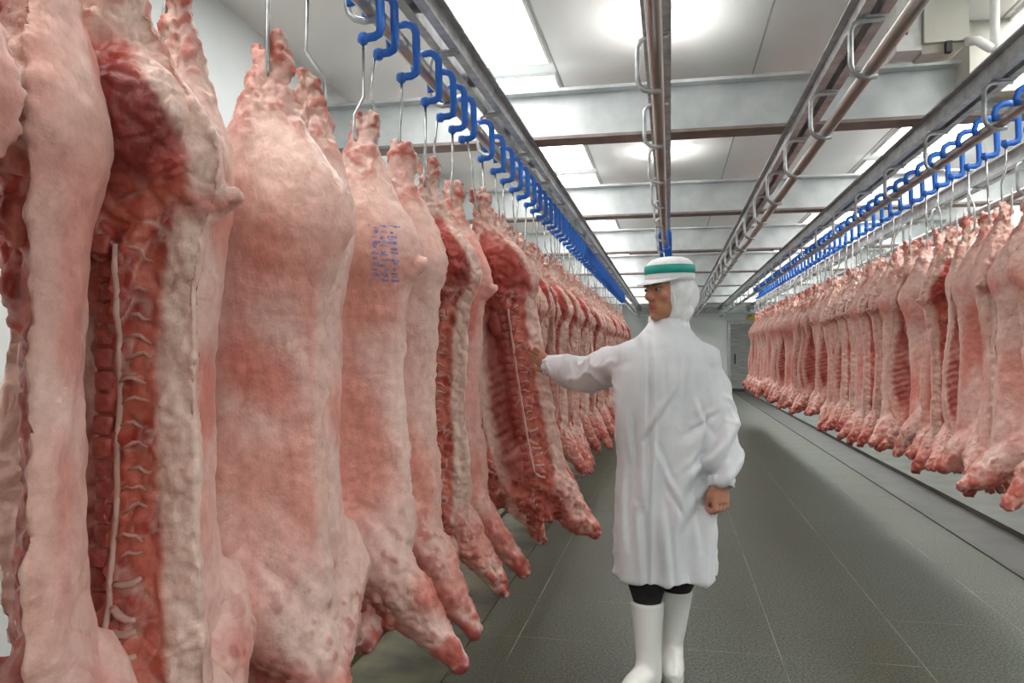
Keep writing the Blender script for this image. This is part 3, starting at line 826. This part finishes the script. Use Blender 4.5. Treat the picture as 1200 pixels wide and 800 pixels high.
bd.tube([V((-.005, .02, 1.56)), V((-.005, .02, 1.46)), V((-.01, .02, 1.40))], [.055, .056, .07], 16)
# torso and hips inside the coat
bd.rings([[V((-.02 + a * math.cos(q), .015 + b * math.sin(q), z)) for q in np.linspace(0, 2 * math.pi, 20, endpoint=False)] for z, a, b in ((.74, .13, .09), (.85, .15, .10), (1.0, .135, .09), (1.2, .15, .10), (1.34, .165, .095), (1.42, .10, .07))])
legs = [(V((-.10, .02, .80)), V((-.102, -.02, .44)), V((-.10, -.055, .08))), (V((.05, .03, .80)), V((.045, .07, .44)), V((.03, .13, .09)))]
for h_, k_, a_ in legs:
    bd.tube([h_, (h_ + k_) / 2, k_, (k_ * .55 + a_ * .45), a_, a_ - V((0, .0, .04))], [.078, .066, .05, .046, .034, .032], 14)
for a_, b_, c_ in ((shR, elR, wrR), (shL, elL, wrL)):
    bd.tube([a_ * .8 + V((0, 0, 1.38)) * .2, a_, (a_ + b_) / 2, b_, (b_ * .6 + c_ * .4), c_], [.05, .053, .046, .038, .038, .0265], 14)
# reaching hand: palm on the meat, fingers pointing up and away, thumb below
d = (tipR - wrR).normalized()
sd = V((0, 0, -1)); sd = (sd - d * sd.dot(d)).normalized()     # towards the thumb side
pn = d.cross(sd).normalized()                                   # palm normal
if pn.x > 0: pn = -pn
bd.tube([wrR - d * .02, wrR + d * .02, wrR + d * .055, wrR + d * .092], [.027, .034, .040, .036], 16, flat=(1.0, .5), up=pn)
for k, (o_, ln) in enumerate(((-.031, .070), (-.0105, .085), (.0105, .092), (.030, .084))):
    b0 = wrR + d * .08 + sd * o_ - pn * .002
    spread = sd * (o_ * .18)
    bd.tube([b0 - d * .03, b0, b0 + (d + spread) * ln * .42 - pn * .006, b0 + (d + spread) * ln * .75 - pn * .003, b0 + (d + spread) * ln + pn * .004], [.0095, .0105, .0098, .0088, .0062], 10)
t0 = wrR + d * .025 + sd * .022
bd.tube([wrR + d * .01, t0 + sd * .006, t0 + d * .028 + sd * .026, t0 + d * .058 + sd * .034, t0 + d * .078 + sd * .034], [.018, .0165, .013, .0115, .008], 10)
# hanging hand, loosely closed
hd = V((-.06, -.05, -1)).normalized(); hs = V((-.85, -.5, .0)).normalized(); hn = hd.cross(hs).normalized()
if hn.y < 0: hn = -hn                                            # palm towards the thigh
bd.tube([wrL - hd * .02, wrL + hd * .02, wrL + hd * .055, wrL + hd * .09], [.027, .036, .043, .040], 16, flat=(1.0, .58), up=hn)
for k, (o_, ln) in enumerate(((-.032, .8), (-.011, .95), (.011, 1.0), (.032, .92))):
    b0 = wrL + hd * .082 + hs * o_ - hn * .004
    bd.tube([b0 - hd * .03, b0, b0 + hd * .032 * ln - hn * .004, b0 + hd * .048 * ln + hn * .018, b0 + hd * .036 * ln + hn * .040, b0 + hd * .016 * ln + hn * .046], [.0105, .0115, .011, .0105, .0095, .007], 10)
t0 = wrL + hd * .03 + hs * .030
bd.tube([wrL + hd * .012 + hs * .012, t0 + hs * .006, t0 + hd * .028 + hs * .016 + hn * .012, t0 + hd * .055 + hs * .008 + hn * .026, t0 + hd * .068 - hs * .004 + hn * .032], [.018, .0165, .0135, .012, .0085], 10)
me = remesh(bd, .0048, 3, .45)
P = vcos(me)
Hl = (P - np.array(hc)) @ np.array(HM)
col = np.tile(np.array([.50, .235, .135]), (len(P), 1))
n1 = nz(P, 22); col = lerp(col, np.array([.60, .27, .17]), sstep(-.1, .5, n1) * .6)
lip = sstep(.030, .018, np.abs(Hl[:, 1])) * sstep(.016, .008, np.abs(Hl[:, 2] + .056)) * (Hl[:, 0] > .07)
col = lerp(col, np.array([.42, .13, .10]), lip)
kn = np.minimum(np.linalg.norm(P - np.array(tipR), axis=1), np.linalg.norm(P - np.array(wrL + hd * .1), axis=1))
col = lerp(col, np.array([.60, .26, .18]), sstep(.12, .03, kn) * .6)
setcol(me, col)
me.materials.append(M_skin); me.polygons.foreach_set('use_smooth', [True] * len(me.polygons))
ob('body', me, W)
for s_ in (-1, 1):
    MB().ell(hp_(.0815, s_ * .033, .012), (.012, .014, .008), 14, 8, HM).build('eye', M_eye, W, True)
    MB().ell(hp_(.092, s_ * .033, .012), (.004, .006, .006), 10, 8, HM).build('iris', M_hair, W, True)
    MB().tube([hp_(.092, s_ * .014, .032), hp_(.094, s_ * .034, .038), hp_(.080, s_ * .056, .032)], [.004, .005, .003], 8).build('eyebrow', M_hair, W, True)

# coat
def ering(cx, cy, a, b, z, n=56, fold=0.0, ph=0.0):
    out = []
    for q in np.linspace(0, 2 * math.pi, n, endpoint=False):
        f = 1 + fold * (math.sin(7 * q + ph) * .6 + math.sin(12 * q + 1.7 * ph + 1) * .4)
        sx_ = math.copysign(abs(math.cos(q)) ** .85, math.cos(q)); sy_ = math.copysign(abs(math.sin(q)) ** .9, math.sin(q))
        out.append(V((cx + a * f * sx_, cy + b * f * sy_, z)))
    return out
lv = [(.435, -.018, .02, .214, .168, .050), (.50, -.018, .02, .212, .168, .046), (.70, -.02, .015, .205, .16, .036), (.90, -.022, .01, .200, .142, .026), (1.05, -.024, .005, .202, .135, .016), (1.20, -.026, .0, .210, .132, .010), (1.29, -.024, .0, .212, .128, .006), (1.35, -.02, .002, .196, .118, .0), (1.40, -.014, .006, .160, .104, 0), (1.44, -.008, .012, .115, .090, 0), (1.475, -.004, .016, .088, .078, 0), (1.495, -.004, .018, .075, .072, 0)]
rg = [ering(-.018, .02, .17, .12, .56, fold=0), ering(-.018, .02, .198, .155, .440, fold=.05)] + [ering(cx, cy, a, b, z, fold=fo, ph=z * .9) for z, cx, cy, a, b, fo in lv]
ct = MB().rings(rg)
def sleeve(a, b, c, r0, r1, r2, r3):
    b1 = (a + b) / 2; c1 = (b + c) / 2; e_ = (c - b).normalized()
    ct.tube([a * .55 + V((0, 0, a.z)) * .45, a, b1, b, c1, c - e_ * .055, c - e_ * .02, c + e_ * .002], [r0 * .55, r0 * .84, (r0 + r1) / 2 * 1.0, r1, (r1 + r2) / 2 * 1.04, r2, r2 * .86, r3], 24)
ct.ell((.125, .008, 1.325), (.10, .10, .085)).ell((-.135, .005, 1.335), (.10, .10, .085))
sleeve(shR, elR + V((.01, 0, 0)), wrR, .092, .082, .066, .044)
sleeve(shL, elL, wrL + V((0, 0, -.015)), .090, .079, .073, .050)
me = remesh(ct, .0075, 3, .5)
P = vcos(me); N = vnor(me)
x, y, z = P.T
tor = sstep(-.245, -.205, x) * sstep(.215, .175, x)
front = sstep(.05, -.05, y)
dsp = .007 * nz(P, 4.5, (3, 1, 2), (1.4, 1, .6)) + .005 * nz(P, 12, (8, 4, 1), (1.5, 1, .6))
# long soft creases falling from the chest, slanting ones at the waist on the hanging-arm side
cre = np.sin((x + .04 * np.sin(z * 4)) * 38 + 1.6 * np.sin(z * 3.1) + 2.0 * nz(P, 2.5, (1, 7, 3)))
dsp += front * tor * .017 * cre * sstep(1.40, .9, z) * (.45 + .55 * sstep(-.2, .4, nz(P, 3.2, (5, 5, 5))))
dg_ = np.sin((z - 1.05 * x) * 48 + 1.5 * nz(P, 5))
dsp += front * .016 * dg_ * sstep(-.02, .10, x) * sstep(.62, .80, z) * sstep(1.2, .98, z)
pl = np.exp(-((x + .098 + .01 * np.sin(z * 4)) / .010) ** 2)
dsp += front * .012 * pl * sstep(1.44, 1.38, z) * tor
def pxz(px, py): return ((px - 785) / 287.0, 1.37 + (412 - py) / 287.0)
for ax_, ay_, bx_, by_, dep, wid in ((757, 392, 754, 590, .012, .010), (782, 462, 748, 515, .013, .011), (828, 516, 792, 552, .016, .011), (764, 518, 781, 560, .012, .010), (736, 485, 739, 545, .012, .010),
        (752, 512, 749, 575, .012, .010), (812, 470, 826, 508, .012, .011), (747, 592, 752, 680, .013, .012), (774, 590, 781, 684, .013, .013), (729, 560, 733, 640, .011, .010), (806, 545, 814, 640, .010, .012),
        (800, 418, 790, 470, .009, .012), (770, 410, 772, 470, .008, .012), (834, 482, 800, 505, .012, .010), (790, 600, 770, 560, .010, .010)):
    (xa, za), (xb, zb) = pxz(ax_, ay_), pxz(bx_, by_)
    ux, uz = xb - xa, zb - za; l2 = ux * ux + uz * uz
    tt_ = np.clip(((x - xa) * ux + (z - za) * uz) / l2, 0, 1)
    ex, ez = x - (xa + tt_ * ux), z - (za + tt_ * uz)
    sg_ = (ex * uz - ez * ux) / math.sqrt(l2); dd = np.sqrt(ex * ex + ez * ez)
    fade = np.sin(np.clip(tt_, .04, .96) * math.pi) ** .5
    dsp += front * tor * fade * dep * (-np.exp(-(dd / wid) ** 2) + .85 * np.exp(-((sg_ - wid * 1.7) / (wid * 1.3)) ** 2) * (dd < wid * 4) * np.exp(-(np.maximum(dd - np.abs(sg_), 0) / wid) ** 2))
slv = 1 - tor
dR = np.abs((P - np.array(shR)) @ np.array((elR - shR).normalized()))
rdg = (1 - np.abs(nz(P, 7.5, (2, 9, 4), (1, 1, 1.5)))) ** 4; rdg2 = (1 - np.abs(nz(P, 11, (7, 3, 4), (1.2, 1, .8)))) ** 5
dsp += slv * (.012 * rdg + .006 * rdg2 - .008)
dsp += tor * front * .008 * (1 - np.abs(nz(P, 4.2, (12, 9, 4), (1.6, 1, .5)))) ** 5
setcos(me, P + N * dsp[:, None])
me.materials.append(M_coat); me.polygons.foreach_set('use_smooth', [True] * len(me.polygons))
coat = ob('coat', me, W)
# elastic cuffs
for c_, e_, up_ in ((wrR, (wrR - elR).normalized(), None), (wrL + V((0, 0, -.015)), (wrL - elL).normalized(), None)):
    cu = MB(); rr = []
    ax = e_; s0 = ax.cross(V((0, 1, .2))).normalized(); q0 = ax.cross(s0)
    for t_, r_ in ((-.028, .052), (-.014, .056), (.0, .050), (.012, .052), (.014, .046), (.0, .041), (-.02, .040)):
        rr.append([c_ + ax * t_ + (s0 * math.cos(q) + q0 * math.sin(q)) * r_ * (1 + .07 * math.sin(9 * q) + .04 * math.sin(14 * q + 1)) for q in np.linspace(0, 2 * math.pi, 36, endpoint=False)])
    cu.rings(rr, cap=False); cu.build('cuff', M_coat, coat, True)
cl = MB(); rr = []
for z_, k_ in ((1.465, 1.10), (1.49, 1.06), (1.515, 1.03), (1.518, .96), (1.49, .95)):
    rr.append([V((-.004 + .078 * k_ * math.cos(q), .018 + .076 * k_ * math.sin(q), z_ + .010 * math.sin(q))) for q in np.linspace(0, 2 * math.pi, 36, endpoint=False)])
cl.rings(rr, cap=False).build('collar', M_coat, coat, True)

# hood leaving the face open
hb = MB()
hb.ell(hp_(-.026, 0, .004), (.100, .090, .124), 28, 18, HM)
hb.ell(hp_(-.055, 0, -.005), (.088, .084, .10), 24, 14, HM)
hb.ell(hp_(-.030, 0, -.075), (.082, .080, .07), 24, 14, HM)
hb.tube([hp_(-.03, 0, -.05), V((.005, .025, 1.52)), V((.0, .02, 1.46))], [.082, .080, .088], 24)
ring_ = []
for q in np.linspace(0, 2 * math.pi, 40, endpoint=False):
    ring_.append(hp_(.052 - .022 * math.sin(q) * (math.sin(q) < 0) * -1 - .02 * abs(math.cos(q)), .066 * math.cos(q), -.022 + .090 * math.sin(q)))
me = remesh(hb, .006, 3, .5)
P = vcos(me); N = vnor(me); Hl = (P - np.array(hc)) @ np.array(HM)
dsp = .004 * nz(P, 11) + .003 * np.sin(Hl[:, 0] * 90 + Hl[:, 2] * 60 + 3 * nz(P, 8)) * sstep(.05, .0, Hl[:, 0])
setcos(me, P + N * dsp[:, None]); me.materials.append(M_hood); me.polygons.foreach_set('use_smooth', [True] * len(me.polygons))
hood = ob('hood', me, W)
MB().tube(ring_ + [ring_[0]], .0085, 8, cap=False).build('hood_hem', M_hood, hood, True)

# peaked cap with its coloured band
def hring(x0, a, b, z, n=40, tilt=0.0):
    return [hp_(x0 + a * math.cos(q), b * math.sin(q), z + tilt * math.cos(q)) for q in np.linspace(0, 2 * math.pi, n, endpoint=False)]
cp = MB().rings([hring(-.014, .107, .095, .048), hring(-.014, .108, .096, .066), hring(-.014, .105, .093, .110), hring(-.016, .096, .084, .126), hring(-.018, .078, .068, .139), hring(-.02, .052, .046, .147), hring(-.02, .022, .02, .150)])
cap_ = cp.build('cap', M_hood, W, True)
MB().rings([hring(-.014, .106, .094, .076), hring(-.014, .1105, .0985, .078), hring(-.014, .1100, .098, .110), hring(-.014, .104, .093, .113)], cap=False).build('band', M_teal, cap_, True)
br = MB(); top_, bot_ = [], []
for q in np.linspace(-1.25, 1.25, 25):
    inn = (-.014 + .106 * math.cos(q), .094 * math.sin(q))
    k_ = .055 * math.cos(q / 1.25 * math.pi / 2) ** .7 if abs(q) < 1.249 else 0
    outp = (-.014 + .106 * math.cos(q) + k_ * math.cos(q * .4), .094 * math.sin(q) * (1 + .02))
    top_.append((inn, outp, .058, .058 - .45 * k_))
vs = []; fs = []
for (a, b, za, zb) in top_:
    vs += [hp_(a[0] - .006, a[1], za), hp_(b[0], b[1], zb), hp_(b[0], b[1], zb - .005), hp_(a[0] - .006, a[1], za - .007)]
for i in range(len(top_) - 1):
    for j in range(4): fs.append((i * 4 + j, i * 4 + (j + 1) % 4, (i + 1) * 4 + (j + 1) % 4, (i + 1) * 4 + j))
fs += [(0, 1, 2, 3), tuple((len(top_) - 1) * 4 + j for j in (3, 2, 1, 0))]
br.add(vs, fs).build('brim', M_hood, cap_, True)

# trousers and boots
tr = MB()
for h_, k_, a_ in legs:
    tr.tube([h_, (h_ + k_) / 2, k_ + V((0, 0, .05)), k_ - V((0, 0, .03)), k_ * .76 + a_ * .24, k_ * .52 + a_ * .48], [.095, .088, .083, .078, .060, .042], 20)
tr.rings([[V((-.02 + a * math.cos(q), .015 + b * math.sin(q), z)) for q in np.linspace(0, 2 * math.pi, 20, endpoint=False)] for z, a, b in ((.72, .14, .10), (.82, .16, .115), (.98, .145, .105))])
me = remesh(tr, .009, 2)
me.materials.append(M_trous); me.polygons.foreach_set('use_smooth', [True] * len(me.polygons)); ob('trousers', me, W)
for (h_, k_, a_), toe, top in zip(legs, (V((-.62, -.78, 0)), V((-.15, -.99, 0))), (.345, .36)):
    toe.normalize(); sdv = V((0, 0, 1)).cross(toe)
    ax, ay = a_.x, a_.y
    kk = k_ * .75 + a_ * .25
    def rgn(c, a, b, z, tl=0): return [c + toe * (a * math.cos(q)) + sdv * (b * math.sin(q)) + V((0, 0, z + tl * math.cos(q))) for q in np.linspace(0, 2 * math.pi, 28, endpoint=False)]
    g0 = V((ax, ay, 0)); kx = V((kk.x, kk.y, 0))
    bt = MB()
    bt.rings([rgn(kx, .066, .063, top + .002), rgn(kx, .072, .069, top - .004), rgn(kx, .071, .068, top - .02), rgn(kx * .7 + g0 * .3, .064, .060, .26), rgn(kx * .3 + g0 * .7, .058, .053, .17), rgn(g0, .058, .050, .12), rgn(g0 + toe * .008, .072, .050, .08), rgn(g0 + toe * .010, .078, .048, .03), rgn(g0 + toe * .010, .074, .045, .022)])
    bt.tube([g0 - toe * .03 + V((0, 0, .055)), g0 + toe * .05 + V((0, 0, .062)), g0 + toe * .12 + V((0, 0, .052)), g0 + toe * .17 + V((0, 0, .045)), g0 + toe * .195 + V((0, 0, .04))], [.044, .050, .047, .038, .018], 20)
    me = remesh(bt, .0065, 4, .5); me.materials.append(M_boot); me.polygons.foreach_set('use_smooth', [True] * len(me.polygons))
    bo = ob('boot', me, W)
    sl = MB(); out = []
    for q in np.linspace(0, 2 * math.pi, 32, endpoint=False):
        c_, s2 = math.cos(q), math.sin(q)
        out.append(g0 + toe * (.062 + .142 * c_) + sdv * ((.046 + .008 * math.sin(q * 2 + .4) * 0 + .006 * c_) * s2))
    sl.rings([[p + V((0, 0, z)) for p in out] for z in (.0, .012, .024)])
    sl.build('sole', M_sole, bo)
